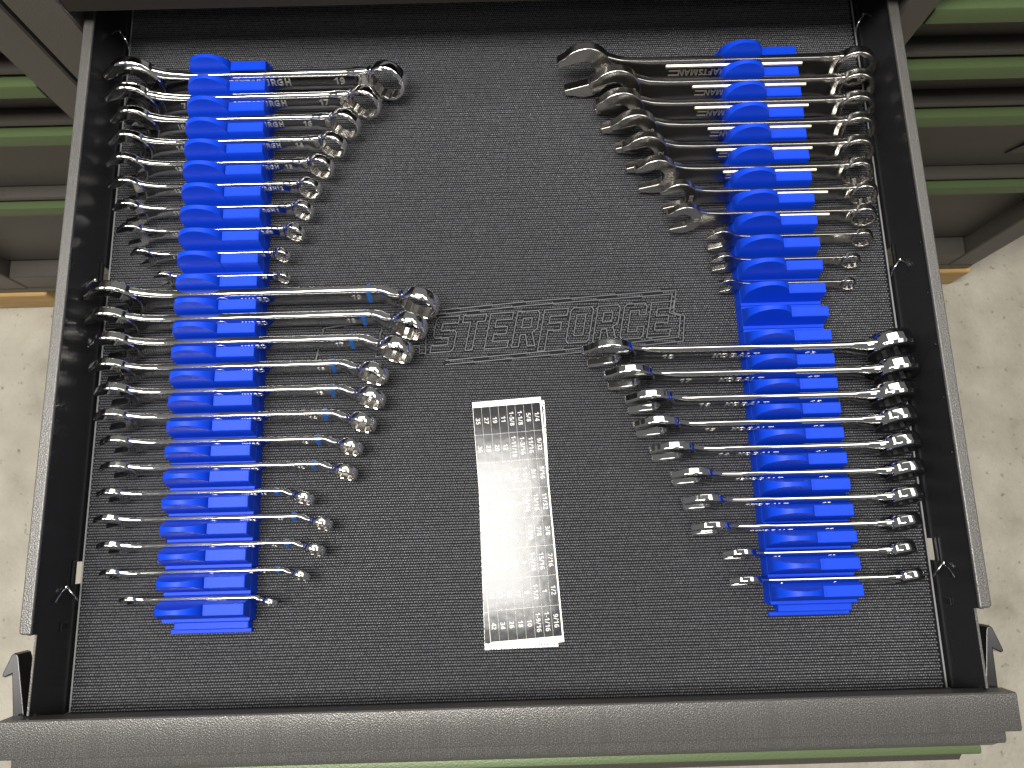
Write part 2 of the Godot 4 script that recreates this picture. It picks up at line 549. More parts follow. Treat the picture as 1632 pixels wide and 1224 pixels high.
# =====================================================================  the open drawer
func open_drawer() -> void:
	var t := thing("open_drawer", "open black steel drawer with grey rims, pulled far out of the tool chest", "drawer")
	var st := begin()
	box(st, Vector3(-0.2885, -0.0042, -0.53), Vector3(0.2885, -0.0022, -0.001))
	obj("drawer_bottom", st, M.inner, t)
	# side walls with lever slots cut through near the bottom
	for s in [-1.0, 1.0]:
		var x_in: float = s * 0.2890
		var x_out: float = s * 0.2905
		var slots := [[-0.3075, -0.2935], [-0.0975, -0.0830]]
		var cuts := [-0.53, slots[0][0], slots[0][1], slots[1][0], slots[1][1], -0.0015]
		st = begin()
		for k in 5:
			var y0 := 0.0060 if k % 2 == 1 else -0.0042
			wall_strip(st, x_in, x_out, y0, 0.0060, cuts[k], cuts[k + 1])
		wall_box(st, x_in, x_out, 0.0060, 0.0465, -0.53, -0.0555)
		wall_box(st, x_in, x_out, 0.0060, 0.0385, -0.0555, -0.0085)
		wall_box(st, x_in, x_out, 0.0060, 0.0325, -0.0085, -0.0015)
		obj("side_wall", st, M.wall, t)
		# rim: flat flange with rounded free corner
		st = begin()
		var o := 0.2952
		var i := 0.2877
		var r := 0.0025
		var poly := PackedVector2Array([Vector2(i, -0.53), Vector2(o, -0.53)])
		for k in 5:
			var a := PI * 0.5 * k / 4
			poly.append(Vector2(o - r + r * cos(a), -0.0560 - r + r * sin(a)))
		poly.append(Vector2(i, -0.0560))
		var mp := PackedVector2Array()
		for p in poly:
			mp.append(Vector2(p.x * s, -p.y))
		prism(st, mp, Transform3D(Basis(Vector3(1, 0, 0), Vector3(0, 0, -1), Vector3(0, 1, 0)), Vector3.ZERO), 0.0448, 0.0475, 0.0011, 3)
		obj("rim_flange", st, M.rim, t)
		st = begin()
		box(st, Vector3(minf(x_in, x_out), 0.0386, -0.0554), Vector3(maxf(x_in, x_out), 0.0393, -0.0085), 0.0003)
		obj("wall_edge", st, M.rim, t)
		# latch hook outside the wall
		st = begin()
		var hk: Array = [[0.2930, -0.0035], [0.3012, -0.0045], [0.3018, -0.030], [0.3068, -0.0275], [0.3082, -0.0285], [0.3078, -0.0305], [0.3035, -0.0425], [0.3020, -0.0438], [0.3000, -0.0430], [0.2992, -0.0405]]
		if s < 0:
			hk = [[0.2960, -0.0035], [0.3035, -0.0045], [0.3070, -0.0315], [0.3115, -0.0295], [0.3130, -0.0305], [0.3126, -0.0325], [0.3085, -0.0425], [0.3068, -0.0438], [0.3048, -0.0430], [0.3038, -0.0405]]
		var hp := PackedVector2Array()
		for p in hk:
			hp.append(Vector2(p[0] * s, -p[1]))
		prism(st, hp, Transform3D(Basis(Vector3(1, 0, 0), Vector3(0, 0, -1), Vector3(0, 1, 0)), Vector3.ZERO), 0.018, 0.0315, 0.0007, 2)
		obj("latch_hook", st, M.inner, t)
		# bolts at the front corner
		st = begin()
		dome(st, Vector3(s * 0.2855, 0.034, -0.0022), Vector3(0, 0.5, -0.866), 0.0042, 0.003)
		obj("bolt_head", st, M.steel, t)
		st = begin()
		dome(st, Vector3(s * 0.2958, 0.040, -0.004), Vector3(0, 0.6, -0.8), 0.0028, 0.002)
		obj("bolt_head", st, M.brass, t)
		# slot frames with bent wire clips
		for k in 2:
			var z0: float = slots[k][0]
			var z1: float = slots[k][1]
			st = begin()
			box(st, Vector3(minf(s * 0.2872, s * 0.2888), 0.0066, z0 - 0.001), Vector3(maxf(s * 0.2872, s * 0.2888), 0.0098, z1 + 0.001), 0.0004)
			obj("slot_lip", st, M.inner, t)
			clip(t, Vector3(s * 0.2875, 0.0135, z1 + 0.001), s)
		clip(t, Vector3(s * 0.2840, 0.018, -0.489), s)
		st = begin()
		box(st, Vector3(minf(s * 0.2879, s * 0.2889), 0.009, -0.0600), Vector3(maxf(s * 0.2879, s * 0.2889), 0.0165, -0.0545), 0.0004)
		obj("punched_tab", st, M.inner, t)
		# row of small punched dimples under the rim
		for k in 9:
			st = begin()
			dome(st, Vector3(s * 0.2889, 0.040, -0.44 + 0.036 * k), Vector3(-s, 0, 0), 0.0011, 0.0005)
			obj("dimple", st, M.inner, t)
	# back wall
	st = begin()
	box(st, Vector3(-0.2885, -0.004, -0.5335), Vector3(0.2885, 0.0465, -0.531), 0.0005)
	obj("back_wall", st, M.coat, t)
	# front: wide flat top, rounded lip, recessed lower step, pull
	st = begin()
	along_x(st, [[-0.0012, -0.05], [-0.0012, 0.030], [-0.0072, 0.0330], [-0.0080, 0.0345], [-0.0078, 0.0462], [-0.0070, 0.0470], [0.0128, 0.0470], [0.0140, 0.0462], [0.0142, 0.0430], [0.0120, 0.030], [0.0120, -0.05]], -0.3025, 0.3023, 0.001, 2)
	obj("front_panel", st, M.rim, t)
	st = begin()
	along_x(st, [[0.0125, 0.0425], [0.0200, 0.0420], [0.0217, 0.0405], [0.0216, 0.0385], [0.0262, 0.028], [0.0262, -0.05], [0.0125, -0.05]], -0.2950, 0.2950, 0.0007, 2)
	obj("front_lip", st, M.rim, t)
	st = begin()
	along_x(st, [[0.0265, 0.0195], [0.0300, 0.0200], [0.0328, 0.0198], [0.0335, 0.0190], [0.0352, 0.0120], [0.0342, 0.0110], [0.0265, 0.0110]], -0.2922, 0.2922, 0.0007, 2)
	obj("pull_handle", st, M.green, t)
	st = begin()
	along_x(st, [[0.0264, 0.0105], [0.0342, 0.0105], [0.0368, 0.0060], [0.0415, 0.0020], [0.0413, -0.045], [0.0264, -0.045]], -0.2880, 0.2880, 0.0007, 2)
	obj("front_skirt", st, M.coat, t)

func wall_box(st: SurfaceTool, xa: float, xb: float, y0: float, y1: float, z0: float, z1: float) -> void:
	# wall piece with uv = (z, y) for the ribbed paint
	var lo := minf(xa, xb)
	var hi := maxf(xa, xb)
	var inner := hi if hi < 0 else lo
	var outer := lo if hi < 0 else hi
	for side in [[inner, -signf(inner)], [outer, signf(outer)]]:
		var x: float = side[0]
		var n := Vector3(side[1], 0, 0)
		var p := [Vector3(x, y0, z0), Vector3(x, y0, z1), Vector3(x, y1, z1), Vector3(x, y1, z0)]
		var order := [0, 2, 1, 0, 3, 2]
		if n.x > 0:
			order = [0, 1, 2, 0, 2, 3]
		for k in order:
			st.set_normal(n)
			st.set_uv(Vector2(p[k].y * 0.2, p[k].z))
			st.add_vertex(p[k])
	face(st, [Vector3(lo, y1, z1), Vector3(hi, y1, z1), Vector3(hi, y1, z0), Vector3(lo, y1, z0)])
	face(st, [Vector3(lo, y0, z0), Vector3(hi, y0, z0), Vector3(hi, y0, z1), Vector3(lo, y0, z1)])
	face(st, [Vector3(lo, y0, z1), Vector3(hi, y0, z1), Vector3(hi, y1, z1), Vector3(lo, y1, z1)])
	face(st, [Vector3(hi, y0, z0), Vector3(lo, y0, z0), Vector3(lo, y1, z0), Vector3(hi, y1, z0)])

func wall_strip(st: SurfaceTool, xa: float, xb: float, y0: float, y1: float, z0: float, z1: float) -> void:
	if y1 - y0 > 0.001:
		wall_box(st, xa, xb, y0, y1, z0, z1)

func clip(t: Node3D, at: Vector3, s: float) -> void:
	var st := begin()
	var a := []
	var b := []
	for k in 8:
		var f := k / 7.0
		a.append(at + Vector3(-s * (0.0005 + 0.0042 * sin(f * 2.2)), 0.002 + 0.006 * f - 0.012 * f * f, 0.0005 + 0.0085 * f))
		b.append(at + Vector3(s * (0.0012 * f * f - 0.0008) - s * 0.0005, 0.004 + 0.009 * f, 0.0008 + 0.008 * f * f))
	tube(st, a, 0.00075)
	tube(st, b, 0.0005)
	dome(st, at + Vector3(-s * 0.0008, 0.004, 0.0), Vector3(-s, 0, 0), 0.0013, 0.0012)
	obj("wire_clip", st, M.steel, t)

# =====================================================================  liner with embossed wordmark
func logo_lines() -> Array:
	var glyph := {
		"M": [[0, 0, 0, 6, 1.2, 6, 2, 4, 2.8, 6, 4, 6, 4, 0, 2.9, 0, 2.9, 3.4, 2, 1.6, 1.1, 3.4, 1.1, 0]],
		"A": [[0, 0, 1.2, 6, 2.8, 6, 4, 0, 2.9, 0, 2.6, 1.4, 1.4, 1.4, 1.1, 0], [1.6, 2.6, 2.4, 2.6, 2, 4.6]],
		"S": [[0, 0, 3.6, 0, 4, 0.5, 4, 3.1, 3.6, 3.6, 1.2, 3.6, 1.2, 4.8, 4, 4.8, 4, 6, 0.4, 6, 0, 5.5, 0, 2.9, 0.4, 2.4, 2.8, 2.4, 2.8, 1.2, 0, 1.2]],
		"T": [[1.4, 0, 1.4, 4.8, 0, 4.8, 0, 6, 4, 6, 4, 4.8, 2.6, 4.8, 2.6, 0]],
		"E": [[0, 0, 0, 6, 4, 6, 4, 4.8, 1.2, 4.8, 1.2, 3.6, 3.4, 3.6, 3.4, 2.4, 1.2, 2.4, 1.2, 1.2, 4, 1.2, 4, 0]],
		"R": [[0, 0, 0, 6, 3.6, 6, 4, 5.5, 4, 2.9, 3.2, 2.3, 4.1, 0, 2.8, 0, 2.1, 2, 1.2, 2, 1.2, 0], [1.2, 3.2, 1.2, 4.8, 2.8, 4.8, 2.8, 3.2]],
		"F": [[0, -1.0, 0, 6, 4.2, 6, 4.2, 4.8, 1.2, 4.8, 1.2, 3.6, 3.4, 3.6, 3.4, 2.4, 1.2, 2.4, 1.2, -1.0]],
		"O": [[0.4, 0, 0, 0.5, 0, 5.5, 0.4, 6, 3.6, 6, 4, 5.5, 4, 0.5, 3.6, 0], [1.2, 1.2, 2.8, 1.2, 2.8, 4.8, 1.2, 4.8]],
		"C": [[0.4, 0, 0, 0.5, 0, 5.5, 0.4, 6, 3.6, 6, 4, 5.5, 4, 4.0, 2.8, 4.0, 2.8, 4.8, 1.2, 4.8, 1.2, 1.2, 2.8, 1.2, 2.8, 2.0, 4, 2.0, 4, 0.5, 3.6, 0]],
	}
	# the base line climbs slightly to the right
	var dir := Vector2(0.2200, -0.0100).normalized()
	var up := Vector2(0.0, -1.0)
	var o := Vector2(-0.0905, -0.2353)
	var unit := 0.0196 / 4.75
	var tall := 0.0262 / 6.0
	var pen := 0.0
	var lines := []
	for c in "MASTERFORCE":
		for lp in glyph[c]:
			var pts := []
			for k in range(0, lp.size(), 2):
				var gx: float = lp[k] + lp[k + 1] * 0.22
				pts.append(o + dir * ((pen + gx) * unit) + up * (lp[k + 1] * tall))
			pts.append(pts[0])
			lines.append(pts)
		pen += 4.75
	for off in [0.0, 0.0030]:
		lines.append([Vector2(-0.134, -0.2322 + off), Vector2(-0.128, -0.2575), Vector2(-0.06, -0.2648 - off), Vector2(0.02, -0.2708 - off), Vector2(0.1262 + off, -0.2768 - off), Vector2(0.1232 + off, -0.2625), Vector2(0.1310 + off, -0.2600), Vector2(0.1285 + off, -0.2440 + off), Vector2(0.05, -0.2372 + off), Vector2(-0.04, -0.2312 + off)])
	return lines

func liner() -> void:
	var t := thing("drawer_liner", "dark grey woven grip liner with embossed wordmark covering the drawer bottom", "liner")
	var st := begin()
	box(st, Vector3(-0.2865, -0.0021, -0.528), Vector3(0.2865, 0.0, -0.0015))
	obj("liner_sheet", st, M.liner_base, t)
	# one knot of the weave
	st = begin()
	var rows := []
	for i in 4:
		var f: float = [0.0, 0.42, 0.78, 0.985][i]
		var line := []
		for j in 10:
			var a := TAU * j / 10.0
			var r := sqrt(1.0 - f * f)
			line.append(Vector3(0.00084 * r * cos(a), 0.00100 * f, 0.00070 * r * sin(a)))
		rows.append(line)
	grid(st, rows, true, true)
	face(st, [rows[3][0], rows[3][2], rows[3][4], rows[3][6], rows[3][8]])
	var lines := logo_lines()
	var boxes := []
	for pts in lines:
		var r := Rect2(pts[0], Vector2.ZERO)
		for q in pts:
			r = r.expand(q)
		boxes.append(r.grow(0.002))
	var places: Array[Transform3D] = []
	var nx := int(0.5720 / KNOT_X)
	var nz := int(0.5255 / KNOT_Z)
	for kz in nz:
		var z := -0.0023 - KNOT_Z * (kz + 0.0)
		var wave := rng.randf_range(0, TAU)
		for kx in nx:
			var x := -0.2858 + KNOT_X * (kx + (0.5 if kz % 2 == 1 else 0.0))
			var h := rng.randf_range(0.72, 1.12)
			var p := Vector2(x, z)
			if z > -0.285 and z < -0.222 and absf(x) < 0.14:
				var d := 1.0
				for li in lines.size():
					if boxes[li].has_point(p):
						var pts: Array = lines[li]
						for k in pts.size() - 1:
							var c := Geometry2D.get_closest_point_to_segment(p, pts[k], pts[k + 1])
							d = minf(d, c.distance_to(p))
				if d < 0.00092:
					continue
			var b := Basis(Vector3(rng.randf_range(0.92, 1.08), 0, rng.randf_range(-0.08, 0.08)), Vector3(0, h, 0), Vector3(rng.randf_range(-0.08, 0.08), 0, rng.randf_range(0.9, 1.08)))
			places.append(Transform3D(b, Vector3(x + rng.randf_range(-0.00012, 0.00012), -0.00005, z + 0.00010 * sin(wave + kx * 0.13) + rng.randf_range(-0.00007, 0.00007))))
	var mm := MultiMesh.new()
	mm.transform_format = MultiMesh.TRANSFORM_3D
	mm.mesh = st.commit()
	mm.mesh.surface_set_material(0, M.liner)
	mm.instance_count = places.size()
	for i in places.size():
		mm.set_instance_transform(i, places[i])
	var mi := MultiMeshInstance3D.new()
	mi.name = "woven_knots"
	mi.multimesh = mm
	mi.set_meta("kind", "stuff")
	t.add_child(mi)
	st = begin()
	for pts in lines:
		for k in pts.size() - 1:
			var a := Vector3(pts[k].x, 0.0003, pts[k].y)
			var b := Vector3(pts[k + 1].x, 0.0003, pts[k + 1].y)
			var dd := (b - a).normalized()
			tube(st, [a - dd * 0.0002, b + dd * 0.0002], 0.00048, 6)
	obj("embossed_wordmark", st, M.emboss, t)
	var em := mat(lin(0.20, 0.20, 0.205), 0.4)
	for s in [-1.0, 1.0]:
		st = begin()
		box(st, Vector3(minf(s * 0.28655, s * 0.2877), -0.0021, -0.528), Vector3(maxf(s * 0.28655, s * 0.2877), 0.0005, -0.0015), 0.0003)
		obj("cut_edge", st, em, t)

# =====================================================================  blue wrench holders
func module_mesh(pitch: float) -> ArrayMesh:
	var st := begin()
	var L := 0.0285
	var half := func(y: float) -> float:
		if y <= 0.0240:
			return lerpf(0.0064, 0.0036, clampf((y - SLOT_Y) / 0.0115, 0, 1))
		return lerpf(0.0036, 0.0014, clampf((y - 0.024) / 0.012, 0, 1))
	# low base, butted to its neighbours
	box(st, Vector3(-L, 0.0, -pitch / 2 + 0.00012), Vector3(L, SLOT_Y, pitch / 2 - 0.00012), 0.0002)
	# half oval grip fin
	var xa := -L + 0.0002
	var xb := 0.0022
	var n := 28
	var tops := []
	var xs := []
	for i in n + 1:
		var a := PI * (1.0 - float(i) / n)
		xs.append((xa + xb) / 2 + (xb - xa) / 2 * cos(a))
		tops.append(0.0210 + 0.0150 * sin(a))
	for i in n:
		for s in [-1.0, 1.0]:
			var cols := []
			for k in 2:
				var x: float = xs[i + k]
				var ty: float = tops[i + k]
				var col := [Vector3(x, SLOT_Y - 0.0003, s * half.call(SLOT_Y))]
				for f in [0.0170, 0.0210]:
					col.append(Vector3(x, f, s * half.call(f)))
				for f in [0.34, 0.67, 1.0]:
					var y := lerpf(0.0210, ty, f)
					col.append(Vector3(x, y, s * half.call(y)))
				cols.append(col)
			for k in 5:
				var q := [cols[0][k], cols[1][k], cols[1][k + 1], cols[0][k + 1]]
				if s < 0:
					q.reverse()
				var nf := Vector3(0, 0.24, s * 0.97).normalized()
				tri(st, q[0], q[1], q[2], nf, nf, nf)
				tri(st, q[0], q[2], q[3], nf, nf, nf)
		var h0: float = half.call(tops[i])
		var h1: float = half.call(tops[i + 1])
		var a0 := PI * (1.0 - float(i) / n)
		var a1 := PI * (1.0 - float(i + 1) / n)
		var n0 := Vector3(cos(a0), sin(a0), 0)
		var n1 := Vector3(cos(a1), sin(a1), 0)
		var p := [Vector3(xs[i], tops[i], h0), Vector3(xs[i + 1], tops[i + 1], h1), Vector3(xs[i + 1], tops[i + 1], -h1), Vector3(xs[i], tops[i], -h0)]
		tri(st, p[0], p[1], p[2], n0, n1, n1)
		tri(st, p[0], p[2], p[3], n0, n1, n0)
	var hb: float = half.call(SLOT_Y)
	var ht: float = half.call(0.021)
	face(st, [Vector3(xa, SLOT_Y - 0.0003, -hb), Vector3(xa, SLOT_Y - 0.0003, hb), Vector3(xa, 0.021, ht), Vector3(xa, 0.021, -ht)])
	# label block beside it
	var x0 := 0.0023
	var x1 := L - 0.0002
	var prof := [[SLOT_Y - 0.0003, 0.0064], [0.0236, 0.00365], [0.0240, 0.0033]]
	for s in [-1.0, 1.0]:
		for k in 2:
			var q := [Vector3(x0, prof[k][0], s * prof[k][1]), Vector3(x1, prof[k][0], s * prof[k][1]), Vector3(x1 - (0.0004 if k == 1 else 0.0), prof[k + 1][0], s * prof[k + 1][1]), Vector3(x0, prof[k + 1][0], s * prof[k + 1][1])]
			if s < 0:
				q.reverse()
			face(st, q)
	var tt := 0.0033
	face(st, [Vector3(x0, 0.024, tt), Vector3(x1 - 0.0004, 0.024, tt), Vector3(x1 - 0.0004, 0.024, -tt), Vector3(x0, 0.024, -tt)])
	face(st, [Vector3(x1, prof[0][0], prof[0][1]), Vector3(x1, prof[0][0], -prof[0][1]), Vector3(x1, prof[1][0], -prof[1][1]), Vector3(x1, prof[1][0], prof[1][1])])
	face(st, [Vector3(x1, prof[1][0], prof[1][1]), Vector3(x1, prof[1][0], -prof[1][1]), Vector3(x1 - 0.0004, 0.024, -tt), Vector3(x1 - 0.0004, 0.024, tt)])
	face(st, [Vector3(x0, prof[0][0], -prof[0][1]), Vector3(x0, prof[0][0], prof[0][1]), Vector3(x0, 0.024, tt), Vector3(x0, 0.024, -tt)])
	# thin plate with the size label seat on the block
	box(st, Vector3(x0 + 0.0016, 0.02405, -tt + 0.0006), Vector3(x1 - 0.0016, 0.0242, tt - 0.0006))
	return st.commit()

func rail_x(left: bool, z: float) -> float:
	return (-0.1965 + (z + 0.06) * 0.0060) if left else (0.2008 + (z + 0.06) * 0.0046)

func slot_z(left: bool, i: float) -> float:
	return (-0.4562 + PITCH_L * (i - 1)) if left else (-0.4579 + PITCH_R * (i - 1))

func rails() -> void:
	for left in [true, false]:
		var zc := slot_z(left, 24)
		var t := thing("wrench_holder", "blue plastic wrench holder of joined blocks in the %s half of the drawer" % ("left" if left else "right"), "wrench holder", Vector3(rail_x(left, zc), 0.0006, zc), "blue wrench holders on the liner")
		var pm := module_mesh(PITCH_L if left else PITCH_R)
		for i in range(1, 25):
			var z := slot_z(left, i)
			var o := obj("holder_block", pm, M.blue, t)
			o.position = Vector3(rail_x(left, z), 0.0006, z) - t.position
		var st := begin()
		var pl := PITCH_L / 2
		box(st, Vector3(-0.0225, 0.0002, pl + 0.0002), Vector3(0.0265, 0.0085, pl + 0.0052), 0.0006)
		box(st, Vector3(-0.0270, 0.0002, pl + 0.0052), Vector3(0.0268, 0.0028, pl + 0.0082), 0.0005)
		obj("end_tongue", st, M.blue, t)

# =====================================================================  wrenches
func jaw_poly(s: float) -> PackedVector2Array:
	var up := [Vector2(-0.40, 0.12), Vector2(-0.33, 0.30), Vector2(-0.20, 0.43), Vector2(-0.05, 0.5), Vector2(0.88, 0.5), Vector2(0.95, 0.55), Vector2(0.95, 0.70), Vector2(0.86, 0.79)]
	for k in range(0, 14):
		var a := deg_to_rad(53.0 + 127.0 * k / 14.0)
		up.append(Vector2(-0.02 + 1.06 * cos(a), 1.06 * sin(a)))
	var out := PackedVector2Array()
	for p in up:
		out.append(p * s)
	out.append(Vector2(-1.08, 0) * s)
	for k in range(up.size() - 1, -1, -1):
		out.append(Vector2(up[k].x, -up[k].y) * s)
	out.append(Vector2(-0.42, 0) * s)
	return out

func ring_mesh(R: float, s: float, T: float, xf: Transform3D, outer: SurfaceTool, bore: SurfaceTool, barrel: float) -> void:
	var nA := 72
	var hole := []
	for j in nA:
		var a := 360.0 * j / nA
		var r := 0.0
		for sh in [0.0, 30.0]:
			var m := fposmod(a + sh, 60.0) - 30.0
			r = maxf(r, 0.5 * s / cos(deg_to_rad(m)))
		hole.append(r * 0.985)
	var h := T / 2
	var rows := []
	# [0 at the mouth .. 1 at the widest, height]
	var prof := [[-1.0, 1.0], [0.0, 1.0], [0.35, 0.985], [0.68, 0.91], [0.88, 0.76], [0.97, 0.54], [1.0, 0.24], [1.0, -0.24], [0.97, -0.54], [0.88, -0.76], [0.68, -0.91], [0.35, -0.985], [0.0, -1.0], [-1.0, -1.0]]
	if barrel > 0.5 and barrel < 0.8:
		prof = [[-1.0, 1.0], [0.0, 1.0], [0.30, 0.985], [0.60, 0.90], [0.82, 0.72], [0.95, 0.46], [1.0, 0.16], [1.0, -0.16], [0.95, -0.46], [0.82, -0.72], [0.60, -0.90], [0.30, -0.985], [0.0, -1.0], [-1.0, -1.0]]
	if barrel > 1.5:
		prof = [[-1.0, 1.0], [0.0, 1.0], [0.55, 1.0], [0.86, 0.93], [1.0, 0.78], [1.0, 0.25], [1.0, -0.25], [1.0, -0.78], [0.86, -0.93], [0.55, -1.0], [0.0, -1.0], [-1.0, -1.0]]
	if barrel < 0.5:
		prof = [[-1.0, 1.0], [0.35, 1.0], [0.76, 0.98], [0.86, 0.90], [0.90, 0.72], [0.98, 0.56], [1.0, 0.46], [1.0, -0.46], [0.98, -0.56], [0.90, -0.72], [0.86, -0.90], [0.76, -0.98], [0.35, -1.0], [-1.0, -1.0]]
	for lv in prof:
		var line := []
		for j in nA:
			var a := TAU * j / nA
			var r: float = lerpf(0.61 * s, R, lv[0])
			if lv[0] < -0.5:
				r = hole[j] + 0.0003
			line.append(xf * Vector3(r * cos(a), r * sin(a), lv[1] * h))
		rows.append(line)
	grid(outer, rows, true)
	# bore with flat flanks, small chamfers at both mouths
	for j in nA:
		var k := (j + 1) % nA
		var a := TAU * j / nA
		var b := TAU * k / nA
		var lv := [[h, 0.0003], [h - 0.0006, 0.0], [-h + 0.0006, 0.0], [-h, 0.0003]]
		for q in 3:
			var r0: float = hole[j] + lv[q][1]
			var r1: float = hole[k] + lv[q][1]
			var r2: float = hole[k] + lv[q + 1][1]
			var r3: float = hole[j] + lv[q + 1][1]
			face(bore, [xf * Vector3(r0 * cos(a), r0 * sin(a), lv[q][0]), xf * Vector3(r3 * cos(a), r3 * sin(a), lv[q + 1][0]), xf * Vector3(r2 * cos(b), r2 * sin(b), lv[q + 1][0]), xf * Vector3(r1 * cos(b), r1 * sin(b), lv[q][0])])

func shank_mesh(st: SurfaceTool, stations: Array, p: float) -> void:
	var rows := []
	var nA := 28
	# densify with a smooth curve
	var fine := []
	var ns := stations.size()
	# monotone cubic through the stations, so the outline has no steps
	var tang := []
	for i in ns:
		var row := [0.0]
		for c in [1, 2, 3]:
			var m := 0.0
			if i > 0 and i < ns - 1:
				var d0: float = (stations[i][c] - stations[i - 1][c]) / maxf(stations[i][0] - stations[i - 1][0], 1e-6)
				var d1: float = (stations[i + 1][c] - stations[i][c]) / maxf(stations[i + 1][0] - stations[i][0], 1e-6)
				if d0 * d1 > 0.0:
					m = 2.0 * d0 * d1 / (d0 + d1)
			row.append(m)
		tang.append(row)
	for i in ns - 1:
		var a: Array = stations[i]
		var b: Array = stations[i + 1]
		var hh: float = b[0] - a[0]
		for k in 6:
			var f := k / 6.0
			var h00 := (1 + 2 * f) * (1 - f) * (1 - f)
			var h10 := f * (1 - f) * (1 - f)
			var h01 := f * f * (3 - 2 * f)
			var h11 := f * f * (f - 1)
			var row := [lerpf(a[0], b[0], f)]
			for c in [1, 2, 3]:
				row.append(h00 * a[c] + h10 * hh * tang[i][c] + h01 * b[c] + h11 * hh * tang[i + 1][c])
			fine.append(row)
	fine.append(stations[-1])
	for q in fine:
		var line := []
		for j in nA:
			var a := TAU * (j + 0.5) / nA
			var c := cos(a)
			var s := sin(a)
			var y: float = signf(s) * pow(absf(s), 2.0 / p) * q[2] / 2
			var z: float = signf(c) * pow(absf(c), 2.0 / p) * q[3] / 2
			line.append(Vector3(q[0], y, q[1] + z))
		rows.append(line)
	grid(st, rows, true, true)
	for e in [0, rows.size() - 1]:
		var cap: Array = rows[e].duplicate()
		if e == 0:
			cap.reverse()
		face(st, cap)

